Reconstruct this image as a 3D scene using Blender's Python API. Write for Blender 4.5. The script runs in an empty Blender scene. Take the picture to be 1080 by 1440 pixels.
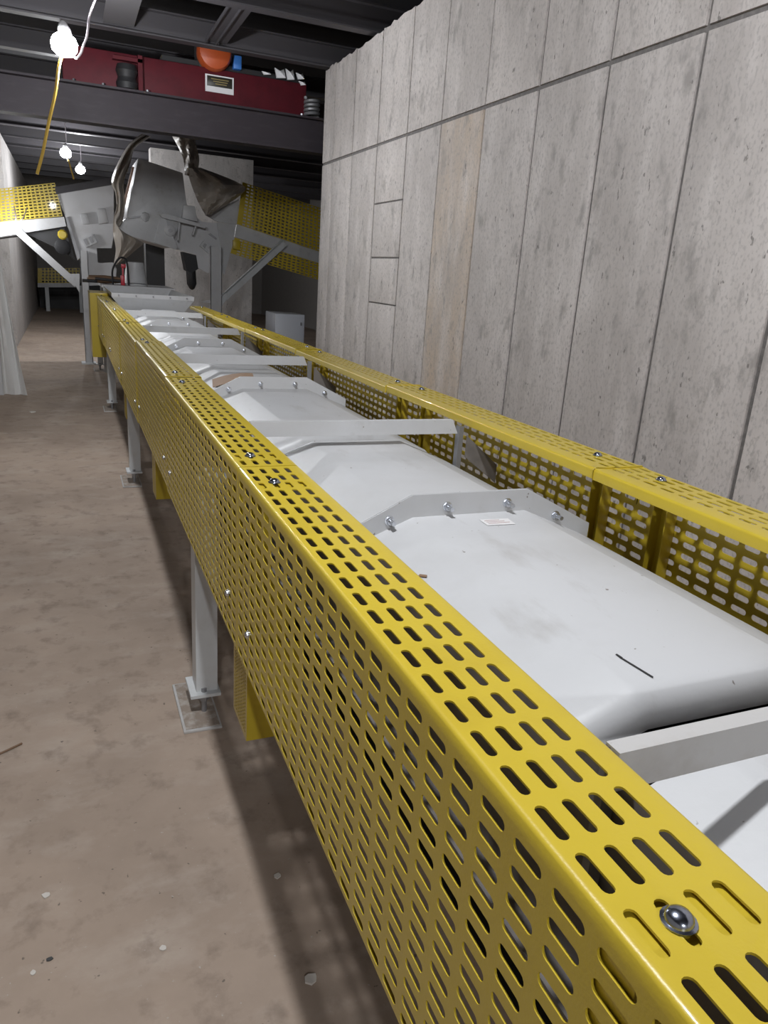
import bpy, bmesh, math, random
from mathutils import Vector, Matrix
random.seed(7)
S = bpy.context.scene
C = S.collection

# ------------------------------------------------------------------ camera
CAM = Vector((0, 0, 1.55)); FPX = 1036.23
PIT, YAW, ROL = (math.radians(a) for a in (17.580, 23.455, 3.963))
FW = Vector((math.sin(YAW)*math.cos(PIT), math.cos(YAW)*math.cos(PIT), -math.sin(PIT)))
_r = Vector((math.cos(YAW), -math.sin(YAW), 0)); _u = _r.cross(FW)
RT = math.cos(ROL)*_r + math.sin(ROL)*_u
UP = -math.sin(ROL)*_r + math.cos(ROL)*_u
cd = bpy.data.cameras.new('camera'); cam = bpy.data.objects.new('camera', cd); C.objects.link(cam)
cam.matrix_world = Matrix(((RT.x, UP.x, -FW.x, CAM.x), (RT.y, UP.y, -FW.y, CAM.y), (RT.z, UP.z, -FW.z, CAM.z), (0, 0, 0, 1)))
cd.sensor_fit = 'VERTICAL'; cd.sensor_height = 36; cd.lens = FPX/1440*36; cd.clip_start = .01
S.camera = cam
def at(x, y, Y):                      # the point where a photo pixel's ray meets the upright plane at distance Y
    d = FW + RT*((x-540)/FPX) - UP*((y-720)/FPX)
    return CAM + d*(Y/d.y)

# ------------------------------------------------------------------ world, exposure
w = bpy.data.worlds.new('world'); S.world = w; w.use_nodes = True
w.node_tree.nodes['Background'].inputs[0].default_value = (.75, .82, 1, 1)
w.node_tree.nodes['Background'].inputs[1].default_value = 0
S.view_settings.view_transform = 'Standard'; S.view_settings.look = 'None'
S.view_settings.exposure = 0.0; S.view_settings.gamma = 1; S.view_settings.use_curve_mapping = False
LAMPS = [  # position, watts of the work lamps the photograph shows along the aisle
    ((.071, 6.0, 2.910), 115), ((.09, 13.5, 3.094), 110), ((.345, 16.0, 3.12), 90)]
# the same string of lamps runs on over the aisle above and behind the camera, at the same height
for nm, loc, wt in (('work_lamp_above_offscreen', (.10, 1.05, 3.10), 190), ('work_lamp_behind_offscreen', (-.30, -3.6, 3.10), 245)):
    l = bpy.data.lights.new(nm, 'POINT'); l.energy = wt; l.color = (.95, .97, 1); l.shadow_soft_size = .06
    o = bpy.data.objects.new(nm, l); C.objects.link(o); o.location = loc

# ------------------------------------------------------------------ materials
def mat(name, col, rough=.5, metal=0, coat=0, layers=(), bump=None, rnd=0, spec=.5, em=None, alpha=1, trans=0):
    """layers: (scale, stretch xyz, colour, lo, hi, amount, detail) noise overlays; bump: (scale, strength)"""
    m = bpy.data.materials.new(name); m.use_nodes = True
    nt = m.node_tree; n = nt.nodes; l = nt.links; b = n['Principled BSDF']
    b.inputs['Roughness'].default_value = rough; b.inputs['Metallic'].default_value = metal
    b.inputs['Coat Weight'].default_value = coat; b.inputs['Specular IOR Level'].default_value = spec
    b.inputs['Alpha'].default_value = alpha; b.inputs['Transmission Weight'].default_value = trans
    b.inputs['Base Color'].default_value = (*col, 1)
    if em: b.inputs['Emission Color'].default_value = (*em[0], 1); b.inputs['Emission Strength'].default_value = em[1]
    geo = n.new('ShaderNodeNewGeometry'); pos = geo.outputs['Position']
    if layers or rnd:
        rgb = n.new('ShaderNodeRGB'); rgb.outputs[0].default_value = (*col, 1); cur = rgb.outputs[0]
        if rnd:
            oi = n.new('ShaderNodeObjectInfo'); mr = n.new('ShaderNodeMapRange')
            mr.inputs[3].default_value = 1-rnd; mr.inputs[4].default_value = 1+rnd; l.new(oi.outputs['Random'], mr.inputs[0])
            hs = n.new('ShaderNodeHueSaturation'); l.new(mr.outputs[0], hs.inputs['Value']); l.new(cur, hs.inputs['Color']); cur = hs.outputs[0]
        for i, (sc, st, c2, lo, hi, amt, det) in enumerate(layers):
            mp = n.new('ShaderNodeMapping'); mp.inputs['Scale'].default_value = st; mp.inputs['Location'].default_value = (i*3.7, i*1.3, i*5.1); l.new(pos, mp.inputs[0])
            nz = n.new('ShaderNodeTexNoise'); nz.inputs['Scale'].default_value = sc; nz.inputs['Detail'].default_value = det; nz.inputs['Roughness'].default_value = .62; l.new(mp.outputs[0], nz.inputs[0])
            mr = n.new('ShaderNodeMapRange'); mr.inputs[1].default_value = lo; mr.inputs[2].default_value = hi; mr.inputs[4].default_value = amt; l.new(nz.outputs[0], mr.inputs[0])
            mx = n.new('ShaderNodeMix'); mx.data_type = 'RGBA'; mx.inputs[7].default_value = (*c2, 1)
            l.new(mr.outputs[0], mx.inputs[0]); l.new(cur, mx.inputs[6]); cur = mx.outputs[2]
        l.new(cur, b.inputs['Base Color'])
    if bump:
        nz = n.new('ShaderNodeTexNoise'); nz.inputs['Scale'].default_value = bump[0]; nz.inputs['Detail'].default_value = 6; l.new(pos, nz.inputs[0])
        bp = n.new('ShaderNodeBump'); bp.inputs['Strength'].default_value = bump[1]; bp.inputs['Distance'].default_value = .01; l.new(nz.outputs[0], bp.inputs['Height']); l.new(bp.outputs[0], b.inputs['Normal'])
    return m
U = (1, 1, 1)
YEL = mat('yellow_paint', (.530, .395, .028), .36, coat=.25, layers=[(7, U, (.40, .275, .02), .5, .8, .45, 4), (60, U, (.25, .16, .02), .74, .80, .6, 3)], bump=(240, .05))
WHT = mat('white_paint', (.53, .535, .545), .42, layers=[(2.2, U, (.42, .415, .41), .45, .72, .65, 6), (9, (1, .35, 1), (.33, .315, .30), .58, .76, .6, 7), (55, U, (.12, .09, .07), .735, .77, .8, 2)], bump=(40, .06))
GRY = mat('light_grey_paint', (.56, .56, .57), .45, layers=[(4, U, (.45, .44, .43), .5, .75, .5, 5)])
LEG = mat('leg_grey_paint', (.60, .62, .63), .45, layers=[(6, U, (.48, .47, .45), .5, .75, .5, 5)])
DIRTY = mat('dirty_white_paint', (.47, .46, .45), .5, layers=[(8, U, (.33, .29, .25), .5, .75, .6, 6), (40, U, (.10, .07, .05), .70, .75, .9, 3)], bump=(60, .1))
DUST = mat('floor_dust', (.30, .245, .20), .9, layers=[(25, U, (.46, .42, .38), .48, .66, .8, 7)])
ZINC = mat('zinc', (.62, .64, .68), .25, 1)
DOME = mat('dark_zinc', (.34, .37, .44), .2, 1)
STEEL = mat('bare_steel', (.30, .30, .31), .5, .6)
BEAM = mat('dark_beam_paint', (.032, .026, .032), .6, spec=.3, layers=[(5, (1, 4, 4), (.055, .046, .054), .5, .75, .5, 5)])
PURL = mat('grey_purlin_paint', (.065, .061, .067), .5, spec=.35)
JPL = mat('joist_plate_paint', (.13, .126, .133), .5)
SIDEP = mat('side_plate_primer', (.19, .172, .16), .6, layers=[(9, U, (.09, .08, .07), .45, .7, .7, 5)])
DECK = mat('dark_ceiling', (.035, .033, .038), .85, spec=.3)
BLK = mat('black_rubber', (.018, .018, .02), .6)
DARK = mat('dark_grey', (.05, .05, .052), .6)
RED = mat('dark_red_paint', (.095, .009, .016), .6, spec=.25, layers=[(6, U, (.055, .007, .012), .45, .7, .6, 4)])
ORG = mat('orange_paint', (.48, .085, .02), .45)
BLU = mat('blue_plastic', (.05, .20, .60), .4)
REDP = mat('red_plastic', (.55, .03, .05), .4)
BULB = mat('lit_bulb', (1, 1, 1), em=((.93, .96, 1), 60))
CORD = mat('yellow_cord', (.55, .36, .06), .5)
CORDW = mat('pale_cord', (.6, .55, .6), .5)
FILM = mat('grey_plastic_film', (.44, .40, .355), .42, layers=[(5, (1, 1, .4), (.30, .24, .18), .42, .68, .75, 5)], bump=(14, .35))
SHEET = mat('white_film', (.72, .72, .71), .35, layers=[(7, (2, 2, .3), (.50, .48, .45), .45, .7, .6, 4)])
PLYW = mat('brown_paper', (.33, .21, .13), .7)
PINK = mat('primer_pink', (.62, .42, .33), .6)
PLATE = mat('nameplate_white', (.78, .78, .80), .4)
PLATK = mat('nameplate_black', (.03, .028, .022), .35)
GOLD = mat('nameplate_gold', (.30, .24, .10), .4)
GALV = mat('cabinet_grey', (.56, .58, .63), .4)
WOODT = mat('brown_tool', (.20, .12, .07), .6)
CLBL = mat('label_paper', (.70, .69, .69), .5)
CTXT = mat('faded_print', (.40, .26, .25), .6)
WOODC = mat('chip', (.62, .58, .53), .7)
CONC_L = [(1.3, (1, 1, .6), (.44, .405, .385), .40, .66, .8, 7), (5, (1, 1.4, .35), (.76, .715, .69), .48, .72, .6, 7),
          (11, (1, 1, .5), (.30, .28, .265), .55, .70, .75, 8), (34, (1, 1, .5), (.13, .12, .11), .66, .70, .7, 3), (70, (1, 1, .6), (.33, .31, .30), .50, .66, .5, 3)]
WALLM = mat('cast_concrete', (.645, .600, .575), .82, layers=CONC_L, bump=(26, .18), rnd=.07)
TAN = mat('tan_concrete', (.64, .525, .42), .82, layers=CONC_L, bump=(26, .18))
GROUT = mat('joint_concrete', (.17, .16, .155), .9, layers=[(30, U, (.28, .26, .25), .45, .65, .6, 5)], bump=(60, .5))
CONCP = mat('plain_concrete', (.50, .48, .465), .85, layers=CONC_L, bump=(20, .15))
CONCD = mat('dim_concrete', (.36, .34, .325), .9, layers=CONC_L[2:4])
FLOORM = mat('floor_concrete', (.43, .335, .265), .80, layers=[(.9, U, (.30, .232, .182), .40, .64, .85, 7), (3.5, (1, 1.6, 1), (.50, .42, .355), .50, .72, .6, 8),
          (11, U, (.20, .152, .118), .53, .72, .65, 8), (70, U, (.50, .47, .43), .70, .76, .6, 2), (38, U, (.08, .065, .055), .715, .75, .7, 2)], bump=(18, .25))

# ------------------------------------------------------------------ object helpers
def link(name, me, m, parent=None, off=(0, 0, 0)):
    if m is not None and not me.materials: me.materials.append(m)
    o = bpy.data.objects.new(name, me); C.objects.link(o); o.location = off
    if parent is not None:
        o.parent = parent
        if '_o' in parent: o.matrix_parent_inverse = Matrix.Translation(-Vector(parent['_o']))
    return o
def tag(o, label, cat, group=None):
    o['label'] = label; o['category'] = cat
    if group: o['group'] = group
    return o
def thing(name, label, cat, loc, group=None):
    o = bpy.data.objects.new(name, None); C.objects.link(o); o.location = loc; o['_o'] = list(loc); o.empty_display_size = .1
    return tag(o, label, cat, group)
def struct(o): o['kind'] = 'structure'; return o
def thicken(bm, t):                       # give an open sheet real thickness along its vertex normals
    bm.normal_update(); base = bm.faces[:]; bnd = [e for e in bm.edges if e.is_boundary]
    up = {v: bm.verts.new(v.co - v.normal*t) for v in bm.verts[:]}
    for e in bnd:
        l = e.link_loops[0]; a, b = l.vert, l.link_loop_next.vert
        bm.faces.new((b, a, up[a], up[b]))
    for f in base: bm.faces.new([up[v] for v in reversed(f.verts[:])])
    bmesh.ops.recalc_face_normals(bm, faces=bm.faces[:])
class MB:
    def __init__(s): s.bm = bmesh.new()
    def box(s, x0, x1, y0, y1, z0, z1, bev=0):
        t = bmesh.new(); bmesh.ops.create_cube(t, size=1)
        for v in t.verts: v.co = Vector(((x0+x1)/2+v.co.x*(x1-x0), (y0+y1)/2+v.co.y*(y1-y0), (z0+z1)/2+v.co.z*(z1-z0)))
        if bev: bmesh.ops.bevel(t, geom=t.edges[:], offset=bev, segments=2, profile=.5, affect='EDGES')
        return s._add(t)
    def _add(s, t):
        me = bpy.data.meshes.new('tmp'); t.to_mesh(me); t.free(); s.bm.from_mesh(me); bpy.data.meshes.remove(me); return s
    def prism(s, pts, d, bev=0):              # polygon (3-D points) swept by the vector d
        t = bmesh.new(); d = Vector(d); vs = [t.verts.new(Vector(p)) for p in pts]; f = t.faces.new(vs)
        r = bmesh.ops.extrude_face_region(t, geom=[f]); bmesh.ops.translate(t, vec=d, verts=[g for g in r['geom'] if isinstance(g, bmesh.types.BMVert)])
        bmesh.ops.recalc_face_normals(t, faces=t.faces[:])
        if bev: bmesh.ops.bevel(t, geom=t.edges[:], offset=bev, segments=2, profile=.5, affect='EDGES')
        return s._add(t)
    def lathe(s, p0, p1, prof, n=16):         # prof: (t along axis in metres, radius)
        p0 = Vector(p0); ax = (Vector(p1)-p0).normalized(); a = ax.orthogonal().normalized(); b = ax.cross(a)
        t = bmesh.new(); rings = []
        for h, r in prof:
            rings.append([t.verts.new(p0+ax*h+(a*math.cos(2*math.pi*k/n)+b*math.sin(2*math.pi*k/n))*max(r, 1e-4)) for k in range(n)])
        for q in range(len(rings)-1):
            for k in range(n): t.faces.new((rings[q][k], rings[q][(k+1) % n], rings[q+1][(k+1) % n], rings[q+1][k]))
        t.faces.new(rings[0][::-1]); t.faces.new(rings[-1]); bmesh.ops.recalc_face_normals(t, faces=t.faces[:])
        return s._add(t)
    def cyl(s, p0, p1, r, n=14, r1=None):
        return s.lathe(p0, p1, [(0, r), ((Vector(p1)-Vector(p0)).length, r if r1 is None else r1)], n)
    def tube(s, pts, r, n=8):
        pts = [Vector(p) for p in pts]; t = bmesh.new(); rings = []; a = None
        for i, p in enumerate(pts):
            d = (pts[min(i+1, len(pts)-1)]-pts[max(i-1, 0)]).normalized()
            a = d.orthogonal().normalized() if a is None else (a-d*a.dot(d)).normalized(); b = d.cross(a)
            rings.append([t.verts.new(p+(a*math.cos(2*math.pi*k/n)+b*math.sin(2*math.pi*k/n))*r) for k in range(n)])
        for q in range(len(rings)-1):
            for k in range(n): t.faces.new((rings[q][k], rings[q][(k+1) % n], rings[q+1][(k+1) % n], rings[q+1][k]))
        t.faces.new(rings[0][::-1]); t.faces.new(rings[-1])
        return s._add(t)
    def grid(s, P, thick=0):                  # rows of points
        t = bmesh.new(); V = [[t.verts.new(p) for p in row] for row in P]
        for i in range(len(V)-1):
            for j in range(len(V[0])-1): t.faces.new((V[i][j], V[i][j+1], V[i+1][j+1], V[i+1][j]))
        bmesh.ops.recalc_face_normals(t, faces=t.faces[:])
        if thick: thicken(t, thick)
        return s._add(t)
    def mesh(s, name, smooth=35):
        me = bpy.data.meshes.new(name); s.bm.normal_update(); s.bm.to_mesh(me); s.bm.free()
        if smooth:
            me.shade_smooth(); me.set_sharp_from_angle(angle=math.radians(smooth))
        return me
    def obj(s, name, m, parent=None, off=(0, 0, 0), smooth=35): return link(name, s.mesh(name, smooth), m, parent, off)
def bx(name, dims, m, parent=None, bev=0): return MB().box(*dims, bev).obj(name, m, parent)
def smooth_path(pts, n=6):
    pts = [Vector(p) for p in pts]; out = []
    for i in range(len(pts)-1):
        a, b, c, d = pts[max(i-1, 0)], pts[i], pts[i+1], pts[min(i+2, len(pts)-1)]
        for k in range(n):
            t = k/n; out.append(.5*((2*b)+(c-a)*t+(2*a-5*b+4*c-d)*t*t+(3*b-a-3*c+d)*t**3))
    return out+[pts[-1]]

# ------------------------------------------------------------------ setting: floor, walls, ceiling
WX, WEND, WTOP = 2.40, 7.63, 3.39
XL, YB, YF, XR, ZC = -3.4, -6.0, 27.5, 6.5, 3.95
struct(bx('floor', (XL, XR, YB, YF, -.2, 0), FLOORM))
struct(bx('ceiling', (XL, XR, YB, YF, ZC, ZC+.15), DECK))
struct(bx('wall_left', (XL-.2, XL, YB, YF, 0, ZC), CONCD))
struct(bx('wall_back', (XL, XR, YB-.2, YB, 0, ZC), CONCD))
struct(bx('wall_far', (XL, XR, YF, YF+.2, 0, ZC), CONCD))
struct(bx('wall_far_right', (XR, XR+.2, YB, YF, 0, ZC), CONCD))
# the corridor mouth behind the machines: a concrete block on the left, a stub of wall on the right
struct(bx('wall_corridor_left', (XL, -.86, 14.5, YF, 0, 3.36), CONCP))
struct(bx('wall_corridor_right', (1.45, 3.24, 14.5, 14.8, 0, 3.42), CONCP))
# the long wall: dark joint concrete behind, one proud cast panel per formwork board
wall = struct(bx('wall_right', (WX, WX+.35, YB, WEND, 0, WTOP-.02), GROUT)); wall['_o'] = [0, 0, 0]
J = [2.064-.588*k for k in range(13, 0, -1)]+[2.064, 2.64, 3.235, 3.82, 4.40, 4.99, 5.565, 6.16, 6.76, 7.31, WEND+.004]
ZJ = 2.572
for i in range(len(J)-1):
    gw = lambda y: .0115 if y < 4 else .0085
    y0, y1 = J[i]+gw(J[i]), J[i+1]-gw(J[i+1])
    spans = [(0, ZJ-.012), (ZJ+.012, WTOP+random.uniform(-.03, .012))]
    if abs(J[i]-5.565) < .01: spans = [(0, .62), (.632, 1.34), (1.352, 1.70), (1.712, 2.12), (2.132, ZJ-.009), spans[1]]
    for (z0, z1) in spans:
        pr = WX-.010-random.uniform(0, .003)
        if z1 > 3:                                  # ragged cast top
            n = 9; tp = [(y1-(y1-y0)*k/n, z1+random.uniform(-.014, .014)) for k in range(n+1)]
            b = MB().prism([(pr, y0, z0), (pr, y1, z0)]+[(pr, a, c) for a, c in tp], (WX+.002-pr, 0, 0))
        else: b = MB().box(pr, WX+.002, y0, y1, z0, z1, .0025)
        b.obj('panel', TAN if abs(J[i]-4.40) < .01 and z0 == 0 else WALLM, wall)

# steel ceiling joists, each an I-section spanning the hall
def i_beam(mb, axis, a0, a1, c, z0, z1, wd, tf, tw):
    for (lo, hi, hw) in ((z0, z0+tf, wd/2), (z1-tf, z1, wd/2), (z0+tf, z1-tf, tw/2)):
        if axis == 'x': mb.box(a0, a1, c-hw, c+hw, lo, hi)
        else: mb.box(c-hw, c+hw, a0, a1, lo, hi)
    return mb
k = 0
for y in [-4.8, -3.55, -2.3, -1.05, .2, 1.45, 2.7, 3.95, 5.2, 6.42, 7.66, 8.95, 10.2, 11.5, 12.75, 14.0, 15.3, 16.6, 17.9, 19.2, 20.5, 21.8]:
    k += 1
    o = i_beam(MB(), 'x', XL, XR, y, 3.42, 3.62, .11, .012, .01).obj('trim_%d' % k, PURL, smooth=0); struct(o)
# two short plates bridging the last joists before the red machine
for (x0, x1, y0, y1, lab) in [(.40, .65, 6.48, 7.60, 'wide pale grey plate bridging two ceiling joists above the lamp'), (1.25, 1.44, 6.48, 7.60, 'grey channel bridging two ceiling joists above the nameplate')]:
    b = MB().box(x0, x1, y0, y1, 3.45, 3.458)
    if x0 > 1: b.box(x0, x0+.008, y0, y1, 3.43, 3.45); b.box((x0+x1)/2, (x0+x1)/2+.008, y0, y1, 3.43, 3.45)
    o = b.obj('joist_plate', JPL if x0 < 1 else PURL, smooth=0); tag(o, lab, 'steel plate')
BB = thing('crane_beam', 'deep dark steel I-beam spanning the hall under the red machine', 'beam', (1, 8.0, 2.72))
i_beam(MB(), 'x', XL, 4.6, 8.0, 2.715, 3.035, .18, .018, .012).obj('web_and_flanges', BEAM, BB, smooth=0)

# ------------------------------------------------------------------ perforated sheet builder
def perf(path, cells, L, nv, pv, hl, hw, fold, thick=.0022, rnd=True, ucut=None):
    """path: breakpoints u with fold(u)->(x,z); cells: {index: slot centre}; slots run along Y"""
    bm = bmesh.new(); vd = {}; HW = hw
    def V(u, v):
        key = (round(u*2e4), round(v*2e4))
        if key not in vd: x, z = fold(u); vd[key] = bm.verts.new((x, v, z))
        return vd[key]
    m = (L-nv*pv)/2; vs = [m+pv*k for k in range(nv+1)]
    for i in range(len(path)-1):
        u0, u1 = path[i], path[i+1]
        if i in cells:
            uc = cells[i]; hw = HW if ucut is None or u0 > ucut else HW*1.2
            bm.faces.new((V(u0, 0), V(u1, 0), V(u1, m), V(uc, m), V(u0, m)))
            bm.faces.new((V(u0, vs[-1]), V(uc, vs[-1]), V(u1, vs[-1]), V(u1, L), V(u0, L)))
            for k in range(nv):
                v0, v1 = vs[k], vs[k+1]; vc = (v0+v1)/2
                h = hl-hw if rnd else hl
                an = [0, 30, 60, 90] if rnd else [90]
                for s in (-1, 1):
                    lo = [(uc+s*hw*math.sin(math.radians(a)), vc-h-(hw*math.cos(math.radians(a)) if rnd else 0)) for a in an]
                    hi = [(x, 2*vc-y) for x, y in lo[::-1]]
                    if not rnd: lo = [(uc, vc-h)]+lo; hi = hi+[(uc, vc+h)]
                    poly = [V(uc, v0)]+[V(*q) for q in lo+hi]+[V(uc, v1), V(u0 if s < 0 else u1, v1), V(u0 if s < 0 else u1, v0)]
                    bm.faces.new(poly if s > 0 else poly[::-1])
        else:
            ends = [0]+vs+[L]
            for k in range(len(ends)-1): bm.faces.new((V(u0, ends[k]), V(u1, ends[k]), V(u1, ends[k+1]), V(u0, ends[k+1])))
    bmesh.ops.recalc_face_normals(bm, faces=bm.faces[:])
    thicken(bm, thick)
    me = bpy.data.meshes.new('sheet'); bm.to_mesh(me); bm.free()
    me.shade_smooth(); me.set_sharp_from_angle(angle=math.radians(32))
    return me
def guard_sheet(L, width, sgn, nrow=15, height=.440):
    pts = []                                              # (x,z) profile, from the bottom lip over the side and top to the inner lip
    pts.append((.012, -height)); pts.append((.003, -height)); pts.append((0, -height+.003))
    zs = [-.016-.028*k for k in range(nrow, -1, -1)]      # cell edges up the side
    side0 = len(pts); pts += [(0, z) for z in zs]
    R = .006
    for a in range(1, 5): t = math.radians(90*a/4); pts.append((R-R*math.cos(t), -R+R*math.sin(t)))
    top0 = len(pts); pts += [(x, 0) for x in (.0115, .0325, .0595, .0865, .1135)]
    pts.append((width-.006, 0))
    for a in range(1, 4): t = math.radians(90*a/3); pts.append((width-.006+.006*math.sin(t), -.006+.006*math.cos(t)))
    pts.append((width, -.026))
    us = [0]
    for a, b in zip(pts, pts[1:]): us.append(us[-1]+math.hypot(b[0]-a[0], b[1]-a[1]))
    def fold(u):
        for i in range(len(us)-1):
            if u <= us[i+1]+1e-9:
                t = (u-us[i])/(us[i+1]-us[i]); return (sgn*(pts[i][0]+t*(pts[i+1][0]-pts[i][0])), pts[i][1]+t*(pts[i+1][1]-pts[i][1]))
        return (sgn*pts[-1][0], pts[-1][1])
    cells = {side0+k: (us[side0+k]+us[side0+k+1])/2 for k in range(nrow)}
    for k in range(4): cells[top0+k] = us[top0]+(.019+.027*k-.0115)
    return perf(us, cells, L, 24, .055, .0205, .0055, fold, ucut=us[top0]-.001)

ZT = 1.144
dome = MB().lathe((0, 0, 0), (0, 0, 1), [(0, .0125), (.0015, .0128), (.002, .0105), (.005, .0098), (.0075, .0075), (.009, .0035), (.0093, .0008)], 18).mesh('bolt')
dome.materials.append(DOME)
sbolt = MB().lathe((0, 0, 0), (-1, 0, 0), [(0, .0105), (.0015, .0105), (.002, .008), (.005, .0074), (.0075, .0045), (.0085, .001)], 14).mesh('bolt')
sbolt.materials.append(ZINC)
def bracket_mesh(sgn, width):
    b = MB(); s = sgn
    def q(x0, x1, *r): b.box(min(s*x0, s*x1), max(s*x0, s*x1), *r)
    q(.012, width-.02, -.027, .027, -.0085, -.0055); q(.004, .0075, -.024, .024, -.40, -.0085)
    q(.0075, .036, .021, .024, -.40, -.0085); q(.0075, .036, -.024, -.021, -.40, -.0085)
    me = b.mesh('bracket', 0); me.materials.append(YEL); return me
ORD = ['first', 'second', 'third', 'fourth', 'fifth', 'sixth', 'seventh', 'eighth', 'ninth']
LG = 1.335
LS = guard_sheet(LG, .134, 1); LS.materials.append(YEL)
RG = 1.315
RS = guard_sheet(RG, .152, -1); RS.materials.append(YEL)
BL, BR = bracket_mesh(1, .134), bracket_mesh(-1, .152)
XO, XRO = .315, 1.302
left_j = [.19+1.34*k for k in range(-1, 7)]
for i, y in enumerate(left_j):
    n = len(left_j)-1-i
    dx = (0, .0, .0, .003, .0, -.004, -.002, -.006)[i]; dz = (0, 0, 0, .004, -.003, .001, -.004, -.008)[i]
    t = thing('guard_panel', 'aisle-side yellow slotted guard panel, %s counting from the white hopper' % ORD[n], 'guard panel', (XO+dx, y+LG/2, ZT-.44+dz), 'yellow guard panels along the aisle')
    link('sheet', LS, YEL, t, (XO+dx, y, ZT+dz))
    for yb in (.100, LG-.118):
        link('bracket', BL, YEL, t, (XO+dx, y+yb, ZT+dz))
        link('bolt', dome, DOME, t, (XO+.047+dx, y+yb-.01, ZT+dz)); link('bolt', sbolt, ZINC, t, (XO+dx, y+yb, ZT-.338+dz))
right_j = [1.40+1.32*k for k in range(-1, 5)]
for i, y in enumerate(right_j):
    n = len(right_j)-1-i; dz = (0, .002, -.004, .0, -.004, 0)[i]
    t = thing('guard_panel', 'wall-side yellow slotted guard panel, %s counting from the white hopper' % ORD[n], 'guard panel', (XRO, y+RG/2, ZT-.44+dz), 'yellow guard panels along the concrete wall')
    link('sheet', RS, YEL, t, (XRO, y, ZT+dz))
    for yb in (.115, LG-.135):
        link('bracket', BR, YEL, t, (XRO, y+yb, ZT+dz))
        link('bolt', dome, DOME, t, (XRO-.05, y+yb, ZT+dz))

# ------------------------------------------------------------------ conveyor frame, belt, legs
XC = .797
fr = thing('belt_conveyor', 'long white channel frame of the belt conveyor behind the yellow guards', 'conveyor', (XC, 5, .84))
def chan(b, prof, axis, a0, a1):            # closed profile extruded along an axis
    if axis == 'y': return b.prism([(u, a0, v) for u, v in prof], (0, a1-a0, 0))
    if axis == 'z': return b.prism([(u, v, a0) for u, v in prof], (0, 0, a1-a0))
    return b.prism([(a0, u, v) for u, v in prof], (a1-a0, 0, 0))
chan(MB(), [(.472, .84), (.427, .84), (.427, .846), (.466, .846), (.466, 1.098), (.472, 1.098)], 'y', -1.2, 11.9).obj('side_plate', SIDEP, fr, smooth=0)
chan(MB(), [(1.112, .84), (1.157, .84), (1.157, .846), (1.118, .846), (1.118, .985), (1.112, .985)], 'y', -1.2, 11.9).obj('stringer', LEG, fr, smooth=0)
for k in range(11):
    y = .55+1.1*k
    MB().cyl((XC-.29, y, .905), (XC+.29, y, .905), .03, 12).obj('idler_roller', STEEL, fr)
    b = MB(); b.box(XC-.30, XC+.30, y-.02, y+.02, .845, .87); b.obj('cross_member', LEG, fr, smooth=0)
belt = MB().box(XC-.25, XC+.25, -1.2, 11.8, .936, .944); belt.box(XC-.25, XC+.25, -1.2, 11.8, .53, .538)
tag(belt.obj('conveyor_belt', BLK, smooth=0), 'black rubber conveyor belt running under the white covers', 'belt')

def leg(y, side, label):
    s = 1 if side == 'l' else -1; xm = lambda x: x if s > 0 else 2*XC-x
    t = thing('support_leg', label, 'support leg', (xm(.38), y, 0), 'conveyor support legs')
    def q(b, x0, x1, *r): return b.box(min(xm(x0), xm(x1)), max(xm(x0), xm(x1)), *r)
    b = chan(MB(), [(xm(u), y+v) for u, v in ((.345, -.05), (.420, -.05), (.420, .04), (.414, .04), (.414, -.044), (.351, -.044), (.351, .04), (.345, .04))], 'z', .092, .90)
    b.obj('post', LEG, t, smooth=0)
    b = MB(); q(b, .36, .52, y-.03, y+.03, .846, .90); b.obj('arm', LEG, t, smooth=0)
    b = MB(); q(b, .322, .428, y-.075, y+.065, .080, .092); bp = b.obj('base_plate', LEG, t, smooth=0)
    b = MB(); q(b, .285, .417, y-.16, y+.165, 0, .010, .002); fp = b.obj('floor_plate', DIRTY, t)
    b = MB(); q(b, .294, .410, y-.150, y+.155, .010, .0125); b.obj('dust_film', DUST, fp, smooth=0)
    for yy in (y-.05, y+.04):
        MB().cyl((xm(.372), yy, .012), (xm(.372), yy, .105), .010, 10).obj('anchor_bolt', STEEL, bp)
    b = MB()
    for yy in (y-.05, y+.04): b.cyl((xm(.372), yy, .060), (xm(.372), yy, .080), .018, 6)
    b.obj('levelling_nut', STEEL, bp, smooth=0)
for y, lab in [(2.42, 'grey channel leg on a chalky floor plate, third before the hopper end'), (5.52, 'grey channel leg beside the aisle between the bare post and the chalky-plate leg'),
               (8.45, 'grey channel leg beside the aisle just before the hopper'), (11.6, 'short white leg at the conveyor end beside the tall white post')]:
    leg(y, 'l', lab)
for y, o in zip((2.42, 5.52, 8.45), ORD): leg(y, 'r', 'wall-side grey channel leg half hidden under the conveyor, %s counting towards the hopper' % o)

# yellow guard boxes around the return rollers, hanging under the conveyor
def roller_box(y, label):
    t = thing('roller_guard', label, 'guard box', (.43, y+.1, .39), 'yellow return roller guard boxes')
    path = [0, .012]+[.012+.0105*k for k in range(1, 24)]+[.27]
    me = perf(path, {k: .012+.0105*(k-1)+.00525 for k in range(1, 24)}, .16, 9, .0155, .0052, .0034, lambda u: (0, .39+u), .002, rnd=False)
    link('perforated_side', me, YEL, t, (.36, y, 0))
    b = MB(); b.box(.36, .50, y-.003, y, .39, .66); b.box(.36, .50, y+.16, y+.163, .39, .66); b.box(.36, .50, y, y+.16, .388, .391)
    b.box(.42, .47, y+.02, y+.14, .66, .845)
    b.obj('box_body', YEL, t, smooth=0)
    MB().cyl((.48, y+.08, .49), (1.1, y+.08, .49), .032, 14).obj('return_roller', STEEL, t)
roller_box(1.62, 'yellow perforated guard box hanging under the guards next to the chalky-plate leg')
roller_box(3.78, 'yellow guard box hanging under the guards, midway between two grey legs')
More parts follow.
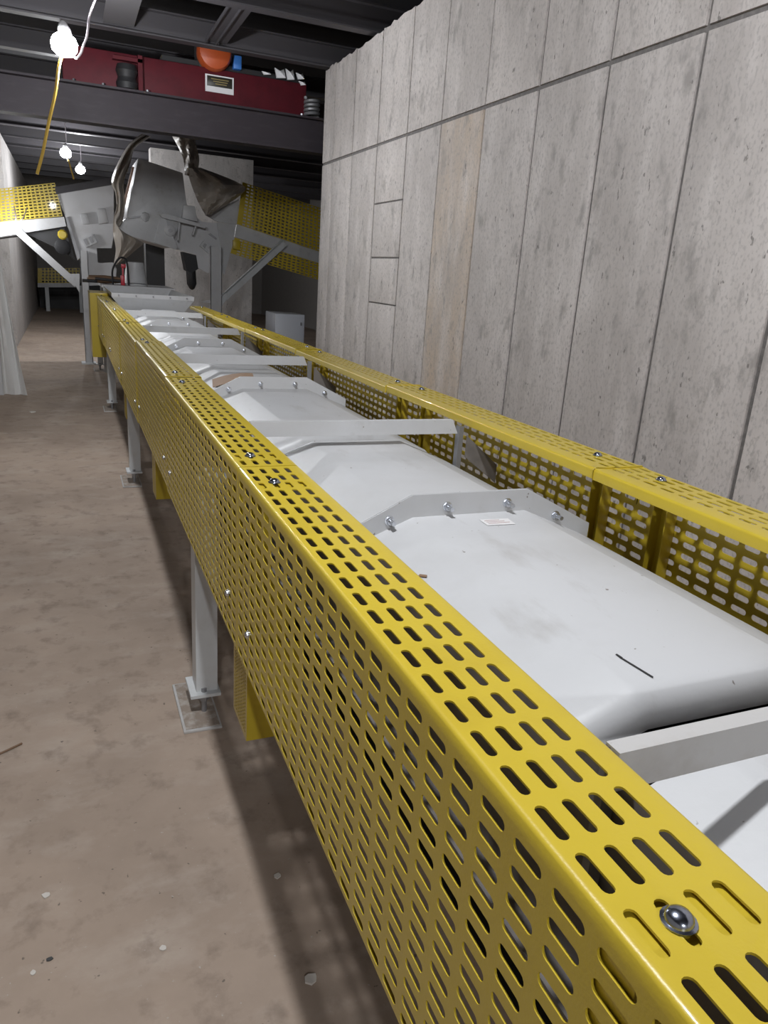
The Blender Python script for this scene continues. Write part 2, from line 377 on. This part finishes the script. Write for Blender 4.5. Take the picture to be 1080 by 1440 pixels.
roller_box(5.92, 'yellow guard box hanging under the guards just past the middle grey leg')

# ------------------------------------------------------------------ white covers, flanges, cross bars
PROF = [(-.305, .952), (-.305, .998), (-.150, 1.062), (-.14, 1.0655), (.14, 1.0655), (.150, 1.062), (.305, .998), (.305, .952)]
def cover(y0, y1, yf, label, roll=True):
    t = thing('belt_cover', label, 'cover', (XC, (y0+y1)/2, .95), 'white belt covers')
    def rows(a, b, ends):
        ys = [a+.0, a+.004, a+.011, a+.022, a+.04]+[a+(b-a)*k/6 for k in range(1, 7)]
        P = []
        for i, y in enumerate(ys):
            dz = 0
            if ends and y < a+.04: q = (a+.04-y)/.04; dz = -.045*(1-math.sqrt(max(0, 1-q*q)))
            P.append([Vector((XC+x, y, (z+dz if z > .96 else z))) for x, z in PROF])
        return P
    MB().grid(rows(y0, yf-.004, roll), .003).obj('cover_sheet', WHT, t)
    MB().grid(rows(yf+.004, y1, False), .003).obj('cover_sheet', WHT, t)
    top = [(-.33, 1.022), (-.145, 1.115), (.145, 1.115), (.33, 1.022)]
    low = [(.33, .985), (.308, .993), (.150, 1.060), (-.150, 1.060), (-.308, .993), (-.33, .985)]
    for sgn in (1, -1):
        fl = MB().prism([(XC+x, yf+(-.004 if sgn < 0 else .001), z) for x, z in top+low], (0, .003, 0)).obj('flange', WHT, t, smooth=0)
    for (x, z) in ((-.195, 1.062), (-.06, 1.086), (.092, 1.086), (.228, 1.048)):
        b = MB(); p = Vector((XC+x, yf-.004, z))
        b.lathe(p, p+Vector((0, -1, 0)), [(0, .011), (.0015, .011), (.002, .0085)], 16); b.cyl(p+Vector((0, -.002, 0)), p+Vector((0, -.010, 0)), .0085, 6)
        b.cyl(p+Vector((0, -.010, 0)), p+Vector((0, -.026, 0)), .005, 12)
        b.obj('bolt', ZINC, fl)
    return t
bars = [.45, 2.02, 3.67, 5.32, 6.92]
flg = [1.36, 3.12, 4.80, 6.30]
cv0 = cover(-1.05, .515, -.35, 'white belt cover next to the rust-spotted cross bar, farthest from the hopper')
clab = ['big white belt cover with a black pen stroke near its rolled end', 'white belt cover with brown paper stuck beside its flange', 'white belt cover between the second and third cross bars from the hopper', 'white belt cover next before the hopper']
cvs = []
for i in range(4):
    cvs.append(cover(bars[i]+.165, bars[i+1]+.075, flg[i], clab[i]))
cv5 = cover(7.10, 8.28, 7.6, 'white belt cover running in under the hopper lip')
blab = ['rust-spotted white cross bar in front of the rolled cover end', 'long clean white cross bar with a bare steel strut at its wall end', 'third white cross bar counting from the hopper', 'second white cross bar counting from the hopper', 'first white cross bar counting from the hopper']
for i, y in enumerate(bars):
    t = thing('cross_bar', blab[i], 'bar', (XC, y, .98), 'white cross bars over the covers')
    b = MB(); m = WHT if i else DIRTY
    chan(b, [(y, 1.0985), (y, 1.142), (y+.020, 1.142), (y+.020, 1.138), (y+.004, 1.138), (y+.004, 1.0985)], 'x', .452, 1.110)
    for v in b.bm.verts:
        if v.co.x > 1 and v.co.z > 1.12: v.co.x -= .02
    b.obj('angle', m, t, smooth=0)
    for s in (1, -1):
        xa = 1.119 if s > 0 else .462
        b = chan(MB(), [(xa, y+.006), (xa+s*.016, y+.006), (xa+s*.016, y+.009), (xa+s*.003, y+.009), (xa+s*.003, y+.03), (xa, y+.03)], 'z', .95, 1.12)
        b.obj('strut', STEEL, t, smooth=0)
    b = MB().prism([(1.148, y+.004, 1.02), (1.270, y+.004, .93), (1.270, y+.004, .99), (1.148, y+.004, 1.09)], (0, .004, 0)); b.obj('gusset', SIDEP, t, smooth=0)
# pen stroke, small stains and label on the big near cover; paper by the second flange
o = MB().prism([(.684, .716, 1.0664), (.688, .712, 1.0664), (.6945, .659, 1.0664), (.691, .656, 1.0664)], (0, 0, .0003)).obj('pen_stroke', BLK, cvs[0], smooth=0)
o = MB().prism([(.684, .724, 1.0664), (.688, .726, 1.0664), (.689, .714, 1.0664), (.685, .712, 1.0664)], (0, 0, .0003)).obj('pen_dot', BLK, cvs[0], smooth=0)
MB().prism([(.566, 1.128, 1.0305), (.572, 1.132, 1.0325), (.580, 1.118, 1.0355), (.576, 1.112, 1.0345)], (0, 0, .0012)).obj('red_mark', WOODT, cvs[0], smooth=0)
lb = MB().prism([(XC-.005, 1.272, 1.0664), (XC+.062, 1.268, 1.0664), (XC+.066, 1.306, 1.0664), (XC-.003, 1.31, 1.0664)], (0, 0, .0004)).obj('faded_label', CLBL, cvs[0], smooth=0)
for k in range(3): MB().box(XC+.004, XC+.056-.008*k, 1.281+.009*k, 1.2835+.009*k, 1.0668, 1.0671).obj('print_line', CTXT, lb, smooth=0)
MB().grid([[Vector((.545+.030*j+.012*i, 3.17+.075*i, 1.062+.030*math.sin(j/6*math.pi*.6)+.006*i-.020*(i == 3))) for j in range(7)] for i in range(4)], .0015).obj('brown_paper', PLYW, cvs[1])

# ------------------------------------------------------------------ hopper and things around it
hp = thing('feed_hopper', 'white flared sheet-metal hopper at the far end of the belt covers', 'hopper', (.82, 9, 1.0))
zt, zb = 1.225, 1.045
def quad(b, pts, th=(0, .004, 0)): b.prism(pts, th)
b = MB(); b.prism([(.53, 8.36, zb), (1.13, 8.36, zb), (1.235, 8.30, zt-.04), (.41, 8.30, zt-.04)], (0, .004, 0)); b.obj('front_plate', WHT, hp, smooth=0)
b = MB(); b.prism([(.41, 8.30, zt-.042), (1.235, 8.30, zt-.042), (1.235, 8.295, zt), (.41, 8.295, zt)], (0, .005, 0)); fr_ = b.obj('front_rim', GRY, hp, smooth=0)
for s, (xt, xb) in ((-1, (.41, .53)), (1, (1.235, 1.13))):
    b = MB(); b.prism([(xb, 8.36, zb), (xt, 8.30, zt), (xt, 10.2, zt), (xb, 10.2, zb)], (-s*.004, 0, 0)); b.obj('side_plate', WHT, hp, smooth=0)
b = MB(); b.prism([(.53, 10.14, zb), (1.13, 10.14, zb), (1.235, 10.2, zt), (.41, 10.2, zt)], (0, .004, 0)); b.obj('back_plate', WHT, hp, smooth=0)
for k in range(5): MB().cyl((.48+.17*k, 8.296, zt-.02), (.48+.17*k, 8.286, zt-.02), .009, 8).obj('bolt', STEEL, fr_)
bx('inside_shade', (.50, 1.16, 8.5, 10.1, zb+.06, zb+.07), BLK, hp)  # black sheet standing in for the shade inside the hopper opening
# yellow end box of the aisle-side guards
t = thing('end_guard', 'plain yellow sheet box closing the aisle-side guards at the far end', 'guard box', (.3, 9.9, .42))
MB().box(.235, .45, 9.60, 9.606, .42, 1.16, 0).box(.235, .239, 9.606, 10.4, .42, 1.16).box(.235, .45, 9.606, 10.4, 1.156, 1.16).obj('box_body', YEL, t, smooth=0)
MB().box(.30, .44, 9.585, 9.60, 1.13, 1.165, .004).obj('cap', YEL, t)
# work platform behind the hopper, upturned bucket, tools
pf = thing('platform', 'white steel work platform behind the hopper holding tools', 'platform', (.9, 10.8, 0))
b = MB(); b.box(.40, 1.30, 10.4, 11.4, 1.20, 1.235); b.obj('deck', GRY, pf, smooth=0)
for (x, y) in ((.42, 10.42), (1.24, 10.42), (.42, 11.34), (1.24, 11.34)): bx('leg', (x, x+.05, y, y+.05, 0, 1.2), LEG, pf)
p0, p1 = at(191, 408.5, 10.7), at(191, 383, 10.7)
bk = thing('bucket', 'white plastic bucket standing upside down on the platform', 'bucket', (p0.x, 10.7, 1.235))
MB().lathe((p0.x, 10.7, 1.235), (p0.x, 10.7, 2), [(0, .150), (.012, .155), (.018, .150), (.29, .112), (.298, .10), (.30, .02)], 28).obj('body', WHT, bk)
MB().tube([Vector((p0.x+.155*math.cos(a), 10.7-.155*math.sin(a), 1.25+.02*math.sin(a))) for a in [math.pi*k/14 for k in range(15)]], .004, 6).obj('handle', ZINC, bk)
x = at(172, 392, 10.55).x
tl = thing('red_tool', 'red-handled clamp with a black shaft beside the white bucket', 'tool', (x, 10.55, 1.235))
MB().box(x-.02, x+.03, 10.53, 10.57, 1.235, 1.36, .008).obj('grip', REDP, tl); MB().box(x-.01, x+.05, 10.53, 10.57, 1.45, 1.50, .008).box(x, x+.02, 10.54, 10.56, 1.36, 1.45).obj('head', REDP, tl)
MB().cyl((x-.02, 10.55, 1.285), (x-.33, 10.55, 1.30), .018, 10).obj('shaft', BLK, tl)
tb = thing('tool_pile', 'brown leather tool roll lying on the platform by the bucket', 'tool roll', (x-.3, 10.8, 1.235))
MB().lathe((x-.42, 10.8, 1.29), (x+.02, 10.8, 1.29), [(0, .01), (.02, .045), (.22, .055), (.40, .04), (.44, .01)], 12).obj('roll', WOODT, tb)
MB().cyl((x-.48, 10.75, 1.262), (x-.30, 10.75, 1.262), .02, 10).obj('handle', BLK, tb)
hs = MB().tube(smooth_path([(x-.12, 10.45, 1.24), (x-.12, 10.45, 1.42), (x-.04, 10.45, 1.56), (x+.03, 10.46, 1.57), (x+.06, 10.46, 1.50), (x+.07, 10.46, 1.24)]), .012, 8).obj('hose', BLK)
tag(hs, 'black hose looping up beside the red tool on the platform', 'hose')

# ------------------------------------------------------------------ inclined cross conveyors behind the hopper
YM = 12.4
def pp(pts, Y=YM): return [at(x, y, Y) for x, y in pts]
def slab(b, pts, Y=YM, d=.01, bev=0): return b.prism(pp(pts, Y), (0, d, 0), bev)
def perf_quad(name, q, nu, nv, m, parent, Y=YM, hu=.30, hv=.30):     # upright perforated sheet from four photo corners: tl, tr, br, bl
    P = pp(q, Y); b = bmesh.new(); vd = {}
    def V(u, v):
        k = (round(u*1e5), round(v*1e5))
        if k not in vd: vd[k] = b.verts.new(P[0]*(1-u)*(1-v)+P[1]*u*(1-v)+P[2]*u*v+P[3]*(1-u)*v)
        return vd[k]
    for i in range(nu):
        for j in range(nv):
            u0, u1, v0, v1 = i/nu, (i+1)/nu, j/nv, (j+1)/nv
            o = [V(u0, v0), V(u1, v0), V(u1, v1), V(u0, v1)]
            if i in (0,) or i == nu//2 and False: b.faces.new(o); continue
            a, c = (1-2*hu)/2/nu, (1-2*hv)/2/nv
            n = [V(u0+a, v0+c), V(u1-a, v0+c), V(u1-a, v1-c), V(u0+a, v1-c)]
            for k in range(4): b.faces.new((o[k], o[(k+1) % 4], n[(k+1) % 4], n[k]))
    bmesh.ops.recalc_face_normals(b, faces=b.faces[:]); thicken(b, .006)
    me = bpy.data.meshes.new(name); b.to_mesh(me); b.free(); return link(name, me, m, parent)
def tall_post(b, x0, x1, ytop, Y, dep=.11):
    a, c = at(x0, ytop, Y), at(x1, ytop, Y)
    b.box(a.x, c.x, Y, Y+.008, 0, a.z); b.box(a.x, a.x+.008, Y, Y+dep, 0, a.z); b.box(c.x-.008, c.x, Y, Y+dep, 0, a.z)
    return a, c
# left unit
lc = thing('inclined_conveyor', 'left cross conveyor: yellow slotted guard, white head housing and slanting brace', 'conveyor', (.25, YM, 0))
perf_quad('guard', [(-24, 268), (77, 257), (88, 304), (-24, 314)], 17, 11, YEL, lc, YM-.02, .32, .22)
slab(MB(), [(-24, 314), (90, 305), (93, 318), (-24, 337)], d=.06).obj('stringer', WHT, lc, smooth=0)
slab(MB(), [(-24, 338), (90, 320), (107, 366), (86, 352), (40, 330)], YM+.15, .5).obj('belt_loop', DARK, lc, smooth=0)
slab(MB(), [(79, 272), (160, 258), (160, 330), (157, 349), (136, 349), (138, 374), (126, 375), (112, 364), (95, 318), (92, 305)], YM, .02).obj('head_plate', GRY, lc, smooth=0)
slab(MB(), [(77, 263), (161, 249), (161, 259), (79, 273)], YM-.05, .9).obj('top_deck', PURL, lc, smooth=0)
slab(MB(), [(92, 306), (95, 305), (113, 362), (109, 366)], YM-.03, .03).obj('edge_angle', STEEL, lc, smooth=0)
slab(MB(), [(113, 301), (122, 300), (127, 315), (116, 315)], YM-.06, .06, .006).obj('hatch_plate', WHT, lc)
slab(MB(), [(137, 294), (148, 293), (153, 313), (139, 315)], YM-.07, .07, .006).obj('hatch_plate', WHT, lc)
bb = MB(); slab(bb, [(114, 336), (129, 329), (137, 341), (121, 348)], YM-.05, .05); bb.obj('bearing_frame', WHT, lc, smooth=0)
bb = MB(); slab(bb, [(117, 337), (121, 335), (125, 343), (121, 345)], YM-.056, .01); slab(bb, [(124, 334), (128, 332), (132, 340), (128, 342)], YM-.056, .01); slab(bb, [(131, 330), (133, 329), (138, 340), (136, 342)], YM-.03, .02); bb.obj('bearing_slot', STEEL, lc, smooth=0)
bb = MB(); a, c = tall_post(bb, 112, 123, 352, YM-.12); bb.obj('post', WHT, lc, smooth=0)
MB().box(a.x-.06, c.x+.04, YM-.2, YM+.05, 0, .02).obj('foot_plate', LEG, lc, smooth=0)
bb = MB(); A, B_ = at(17, 318, YM-.1), at(108, 400, YM-.1); dn = (B_-A).normalized().cross(Vector((0, 1, 0)))*.05
bb.prism([A+dn, B_+dn, B_-dn, A-dn], (0, .06, 0)).obj('brace', WHT, lc, smooth=0)
slab(MB(), [(97, 385), (112, 385), (112, 412), (108, 405)], YM-.11, .012).obj('gusset', WHT, lc, smooth=0)
slab(MB(), [(124, 371), (159, 369), (164, 378), (162, 400), (124, 402)], YM-.04, .06).obj('cross_beam', GRY, lc, smooth=0)
P = at(88, 330, YM-.06)
MB().lathe(P+Vector((0, .05, 0)), P-Vector((0, 1, 0)), [(0, .07), (.05, .07), (.07, .05)], 10).obj('yellow_cap', YEL, lc); P = at(88, 347, YM-.02)
MB().lathe(P+Vector((0, .08, 0)), P-Vector((0, 1, 0)), [(0, .11), (.1, .11), (.11, .09)], 20).obj('pulley_end', BLK, lc)
# right unit
rc = thing('inclined_conveyor', 'right cross conveyor: white hood, yellow slotted guards, plain steel brace', 'conveyor', (2.1, YM, 0))
YH = YM-.15
hd = slab(MB(), [(194, 222), (257, 243), (263, 290), (258, 300), (240, 349), (163, 326), (170, 313), (178, 307)], YH, .95, .012).obj('hood', WHT, rc)
slab(MB(), [(166, 312), (171, 311), (189, 235), (186, 234)], YH-.02, .03).obj('hood_edge', PINK, rc, smooth=0)
slab(MB(), [(226, 303), (229, 300), (250, 348), (247, 351), (217, 341)], YH-.03, .03).obj('gusset', WHT, rc, smooth=0)
slab(MB(), [(225, 302), (232, 300), (290, 317), (289, 321), (228, 306)], YH-.10, .10).obj('ledge', WHT, rc, smooth=0)
slab(MB(), [(258, 288), (274, 290), (278, 312), (256, 307)], YH-.09, .09, .01).obj('bearing_cover', WHT, rc)
slab(MB(), [(252, 309), (254, 309), (251, 338), (249, 338)], YH-.05, .05).obj('rib', WHT, rc, smooth=0)
slab(MB(), [(275, 316), (277, 317), (272, 331), (270, 330)], YH-.05, .05).obj('rib', WHT, rc, smooth=0)
P = at(239, 324.5, YH-.03)
MB().lathe(P, P-Vector((0, 1, 0)), [(0, .08), (.03, .08), (.035, .07)], 16).obj('bearing', GRY, rc); MB().cyl(P-Vector((0, .034, 0)), P-Vector((0, .04, 0)), .03, 14).obj('bearing_bore', STEEL, rc)
slab(MB(), [(180, 305), (200, 303), (201, 305), (181, 308)], YH-.03, .03).obj('handle_bar', STEEL, rc, smooth=0)
P = at(204, 305, YH); MB().lathe(P, P-Vector((0, 1, 0)), [(0, .07), (.04, .06), (.06, .02)], 8).obj('latch', WHT, rc)
slab(MB(), [(231, 305), (262, 295), (285, 312), (331, 316), (326, 350), (316, 386), (306, 380), (292, 384), (279, 377), (276, 358), (246, 350)], YM, .03).obj('head_plate', GRY, rc, smooth=0)
slab(MB(), [(288, 302), (336, 280), (331, 316), (304, 311)], YM-.01, .03).obj('side_plate', WHT, rc, smooth=0)
slab(MB(), [(305, 313), (331, 317), (327, 345), (316, 384), (312, 370), (309, 340)], YM-.02, .03).obj('end_plate', WHT, rc, smooth=0)
bb = MB(); slab(bb, [(281, 346), (287, 338), (303, 347), (298, 360)], YM-.06, .06); bb.obj('bearing_frame', WHT, rc, smooth=0)
bb = MB(); slab(bb, [(285, 346), (288, 342), (291, 344), (288, 350)], YM-.066, .01); slab(bb, [(293, 348), (296, 345), (300, 348), (296, 354)], YM-.066, .01); bb.obj('bearing_slot', STEEL, rc, smooth=0)
slab(MB(), [(293, 329), (296, 328), (305, 335), (304, 337)], YM-.03, .03).obj('slot', STEEL, rc, smooth=0)
slab(MB(), [(257, 354), (276, 359), (279, 378), (270, 384), (262, 380)], YM+.02, .3).obj('motor_shroud', BLK, rc, smooth=0)
P0, P1 = at(268, 376, YM+.1), at(270, 404, YM+.1); MB().lathe(P0, P1, [(0, .05), (.05, .075), (.25, .075), (.32, .04), (.34, .01)], 14).obj('hanging_motor', BLK, rc)
perf_quad('guard', [(341, 256), (452, 293), (450, 354), (333, 315)], 20, 13, YEL, rc, YM-.04, .30, .24)
slab(MB(), [(333, 316), (452, 353), (452, 371), (330, 333)], YM, .06).obj('stringer', WHT, rc, smooth=0)
perf_quad('lower_guard', [(330, 334), (452, 371), (452, 395), (324, 356)], 20, 6, YEL, rc, YM-.02, .30, .24)
slab(MB(), [(328, 337), (339, 339), (338, 352), (328, 350)], YM-.10, .08, .01).obj('yellow_cap', YEL, rc)
bb = MB(); a, c = tall_post(bb, 296, 312, 347, YM-.15, .12); bb.obj('post', GRY, rc, smooth=0)
MB().box(a.x-.05, c.x+.05, YM-.25, YM+.05, 0, .02).obj('foot_plate', LEG, rc, smooth=0)
bb = MB(); A, B_ = at(400, 341, YM-.1), at(313, 420, YM-.1); dn = (B_-A).normalized().cross(Vector((0, 1, 0)))*.06
bb.prism([A+dn, B_+dn, B_-dn, A-dn], (0, .008, 0)); bb.prism([A-dn, B_-dn, B_-dn*.85, A-dn*.85], (0, -.06, 0)); bb.obj('brace', LEG, rc, smooth=0)
slab(MB(), [(312, 412), (325, 412), (312, 430)], YM-.12, .012).obj('gusset', LEG, rc, smooth=0)
slab(MB(), [(292, 422), (312, 424), (312, 428), (283, 425)], YM-.1, .05).obj('cross_rail', GRY, rc, smooth=0)

# plastic film wrapped round the right unit
def film(name, left, right, Y, m, label, dep=.25, amp=.05, n=10):
    L_, R_ = smooth_path([(x, y, 0) for x, y in left], 5), smooth_path([(x, y, 0) for x, y in right], 5)
    rows = []
    for i in range(len(L_)):
        f = i/(len(L_)-1); r = R_[min(len(R_)-1, round(f*(len(R_)-1)))]; row = []
        for j in range(n+1):
            g = j/n; q = L_[i].lerp(r, g); y = Y+dep*(-math.sin(g*math.pi)*.5)+amp*math.sin(g*13+f*9)+amp*.6*math.sin(f*21+g*5)
            row.append(at(q.x, q.y, y))
        rows.append(row)
    o = MB().grid(rows, .003).obj(name, m); tag(o, label, 'plastic film', 'film left on the cross conveyor'); return o
film('plastic_film', [(199, 188), (180, 205), (163, 235), (157, 257), (162, 270), (164, 290), (160, 306), (159, 327), (163, 350), (160, 372)], [(212, 192), (190, 208), (183, 230), (174, 258), (176, 288), (172, 312), (168, 326), (200, 340), (190, 352), (166, 372)], YM-.3, FILM, 'crumpled grey plastic film hanging down the left side of the white hood', n=12)
film('plastic_film', [(262, 236), (270, 262), (279, 285), (289, 302)], [(282, 236), (341, 260), (337, 275), (296, 302)], YM-.25, FILM, 'creased plastic film draped between the hood and the right yellow guard', .3, .06, 16)
film('plastic_film', [(240, 188), (250, 205), (258, 225), (260, 246)], [(274, 190), (276, 205), (280, 225), (276, 250)], YM-.1, FILM, 'twist of grey plastic film rising from behind the hood to the beam', .3, .05)
# black post and cabinet and pieces beyond
tag(bx('black_column', (at(206, 390, 13.3).x, at(232, 390, 13.3).x, 13.3, 13.6, 0, 2.1), DARK), 'black steel column standing behind the white bucket', 'column')
cb = thing('metal_cabinet', 'pale grey metal cabinet on the floor behind the end of the concrete wall', 'cabinet', (2.76, 10.2, 0))
x0, x1 = at(387, 460, 10).x, at(428, 460, 10).x
MB().box(x0, x1, 10.0, 10.55, .05, 1.0, .006).obj('body', GALV, cb); bx('plinth', (x0+.02, x1-.02, 10.02, 10.5, 0, .05), DARK, cb)
dr = MB().box(x0+.02, x1-.02, 9.992, 10.0, .10, .97, .003).obj('door', GALV, cb); MB().box(x1-.06, x1-.045, 9.975, 9.992, .86, .90).obj('door_handle', STEEL, dr)
# far end of the corridor: another yellow guarded conveyor and dark plant
fc = thing('far_conveyor', 'small yellow guarded conveyor crossing the far end of the corridor', 'conveyor', (0, 24, 0))
perf_quad('guard', [(53, 377), (112, 377), (112, 398), (53, 398)], 12, 5, YEL, fc, 24); slab(MB(), [(53, 398), (112, 398), (112, 404), (53, 404)], 24, .1).obj('stringer', WHT, fc, smooth=0)
for x in (.9, 0): bx('leg', (x-.6, x-.5, 24.02, 24.12, 0, at(80, 400, 24).z), LEG, fc)
tag(bx('dark_skip', (-.8, 1.2, 25.5, 26.8, 0, .75), DARK), 'low black bin across the corridor end under the far conveyor', 'bin')

# ------------------------------------------------------------------ white film hanging at the left edge
rows = []
for i in range(15):
    f = i/14; z = 2.15*(1-f); wd = .10+.26*max(0, f-.25)**1.3
    rows.append([Vector((-.735+wd*.9*g+.012*math.sin(g*9+f*3), 9.32+.03*math.sin(g*11)+.02*math.sin(f*7+g*4), z+.012)) for g in [j/9 for j in range(10)]])
t = thing('hanging_sheet', 'white plastic sheet hanging on a white post and flaring out at the floor', 'plastic sheet', (-.72, 9.4, 0))
MB().grid(rows, .003).obj('film', SHEET, t); bx('post', (-.80, -.735, 9.36, 9.42, 0, 2.3), WHT, t)

# ------------------------------------------------------------------ red machine on the crane beam
YR = 8.12
rm = thing('red_machine', 'dark red box-girder machine with a nameplate resting on the crane beam', 'machine', (1.2, 8.3, 3.035))
MB().box(.07, 2.36, YR+.05, YR+.45, 3.06, 3.37, .006).obj('girder', RED, rm)
MB().box(.05, 2.36, YR-.03, YR+.5, 3.037, 3.06).obj('bottom_flange', RED, rm, smooth=0)
MB().box(.72, .76, YR-.02, YR+.05, 3.06, 3.36).box(.50, .76, YR-.02, YR+.05, 3.30, 3.33).obj('bracket', RED, rm, smooth=0)
bb = MB().lathe((.62, YR, 3.065), (.62, YR, 4), [(0, .09), (.05, .10), (.09, .082), (.10, .082), (.15, .10), (.20, .085)], 22); bb.obj('rubber_buffer', BLK, rm)
np_ = MB().box(1.345, 1.62, YR+.042, YR+.05, 3.165, 3.315).obj('nameplate', PLATE, rm, smooth=0)
MB().box(1.362, 1.605, YR+.038, YR+.042, 3.215, 3.303, .0015).obj('nameplate_panel', PLATK, np_)
for k in range(3): MB().box(1.40+.02*k, 1.57-.01*k, YR+.036, YR+.0385, 3.275-.02*k, 3.283-.02*k).obj('nameplate_line', GOLD, np_, smooth=0)
bb = MB(); c0 = Vector((2.41, YR, 3.07))
bb.tube([c0+Vector((.07*math.cos(a), .07*math.sin(a), .17*a/(9*math.pi))) for a in [math.pi*2*k/14 for k in range(64)]], .016, 8); bb.obj('spring', STEEL, rm)
MB().box(2.36, 2.50, YR-.08, YR+.1, 3.04, 3.06).obj('spring_seat', DARK, rm, smooth=0)
bb = MB().lathe((1.43, YR+.10, 3.50), (1.43, YR-.9, 3.50), [(0, .16), (.10, .16), (.13, .145), (.15, .10), (.155, .02)], 26); bb.obj('motor_end', ORG, rm)
MB().box(1.30, 1.56, YR+.10, YR+.42, 3.37, 3.64).obj('motor_body', DARK, rm, smooth=0)
MB().box(1.62, 1.70, YR+.05, YR+.15, 3.40, 3.52, .01).obj('valve', BLU, rm)
MB().box(.95, 2.30, YR+.12, YR+.42, 3.37, 3.43).obj('deck_rail', BLK, rm, smooth=0)
for x in (.16, .41, .62, .80, 2.30): MB().cyl((x, YR-.01, 3.06), (x, YR-.01, 3.085), .016, 6).obj('bolt', ZINC, rm, smooth=0)
for (x, z, w_, h) in ((1.92, 3.39, .07, .03), (2.05, 3.38, .09, .09), (2.16, 3.38, .07, .10), (2.27, 3.40, .06, .06), (2.30, 3.35, .05, .04)):
    MB().prism([(x, YR+.04, z), (x+w_, YR+.03, z+.01), (x+w_*.8, YR+.05, z+h), (x+w_*.3, YR+.02, z+h*.7), (x-.02, YR+.05, z+h)], (0, .02, 0)).obj('wrap_scrap', PLATE, rm, smooth=0)

# ------------------------------------------------------------------ work lamps and cords
def lamp(i, loc, watts, label, cordpts=None):
    x, y, z = loc
    t = thing('work_lamp', label, 'lamp', (x, y, z-.07), 'bare white work lamps strung along the aisle')
    b = MB().lathe((x, y, z-.075), (x, y, 9), [(-.03, .012), (-.02, .05), (.01, .078), (.05, .085), (.085, .07), (.11, .038)], 20); b.obj('bulb', BULB, t)
    MB().lathe((x, y, z+.03), (x, y, 9), [(0, .034), (.03, .036), (.06, .026), (.075, .01)], 16).obj('socket', PLATE, t)
    MB().tube(smooth_path(cordpts or [(x, y, z+.09), (x+.02, y+.02, z+.2), (x, y, 3.945)]), .007, 6).obj('cord', CORDW, t)
    l = bpy.data.lights.new('lamp_light', 'POINT'); l.energy = watts; l.color = (.95, .97, 1); l.shadow_soft_size = .06
    o = bpy.data.objects.new('lamp_light', l); C.objects.link(o); o.location = (x, y, z-.18)
    return t
labs = ['bare white work lamp hanging in front of the dark crane beam', 'bare white work lamp with a short yellow cord beyond the cross conveyors', 'bare white work lamp furthest down the corridor ceiling']
for i, (loc, wt) in enumerate(LAMPS):
    cp = None
    if i == 0:
        x, y, z = loc; cp = [(x, y, z+.09), (x+.04, y-.01, z+.05)]+[at(*q, 5.95) for q in ((105, 80), (113, 76), (118, 62), (122, 52), (124, 38), (128, 15))]+[(.36, 5.6, 3.30), (.36, 5.24, 3.425)]
    LT = lamp(i, loc, wt, labs[i], cp)
    if i == 0: L2 = LT
    if i == 1: L3 = LT
MB().tube(smooth_path([(.071, 6.0, 2.85)]+[at(*q, 5.96) for q in ((83, 92), (78, 130), (68, 175), (60, 215), (52, 245))]), .011, 6).obj('hanging_cord', CORD, L2)
MB().tube(smooth_path([(.09, 13.5, 3.03)]+[at(*q, 13.4) for q in ((97, 228), (101, 242), (104, 252))]), .012, 6).obj('hanging_cord', CORD, L3)
P = at(19, 319, YM-.35)
t = thing('work_lamp', 'lit work lamp clipped to the left cross conveyor above its brace', 'lamp', tuple(P))
MB().lathe(P+Vector((0, 0, -.05)), P+Vector((0, 0, 1)), [(-.04, .01), (-.02, .05), (.04, .09), (.10, .05)], 16).obj('bulb', BULB, t)
for q in ((20, 290), (38, 292)): MB().tube(smooth_path([P+Vector((0, 0, .03)), at((19+q[0])/2+3, 308, YM-.3), at(*q, YM-.1)]), .008, 6).obj('cord', CORDW, t)
l = bpy.data.lights.new('lamp_light', 'POINT'); l.energy = 14; l.shadow_soft_size = .05; o = bpy.data.objects.new('lamp_light', l); C.objects.link(o); o.location = P+Vector((0, -.12, 0))

# ------------------------------------------------------------------ litter on the floor
lit = [(.429, 1.221, .018, 'white torn flake lying in the shadow under the guards'), (.432, 1.545, .012, 'pale pebble-like chip in the shadow under the guards'), (-.137, 1.665, .012, 'pale wood chip on the open aisle floor'),
       (.122, 1.414, .010, 'small white crumb on the aisle floor'), (-.409, 8.287, .035, 'pale scrap on the floor beside the hanging white sheet'), (-.159, 1.443, .008, 'grey grit crumb on the aisle floor'), (-.126, 1.467, .008, 'dark grit crumb on the aisle floor')]
for i, (x, y, r, lab) in enumerate(lit):
    n = 7; pts = [(x+r*(.6+.5*random.random())*math.cos(2*math.pi*k/n), y+r*(.5+.6*random.random())*math.sin(2*math.pi*k/n), .0005) for k in range(n)]
    tag(MB().prism(pts, (0, 0, r*.3)).obj('floor_chip', DARK if 'dark' in lab else WOODC, smooth=0), lab, 'chip', 'litter on the floor')
tag(MB().tube([(-.32, 2.30, .004), (-.27, 2.325, .006), (-.225, 2.357, .004)], .0035, 6).obj('twig', WOODT), 'thin dark twig lying on the aisle floor', 'twig')
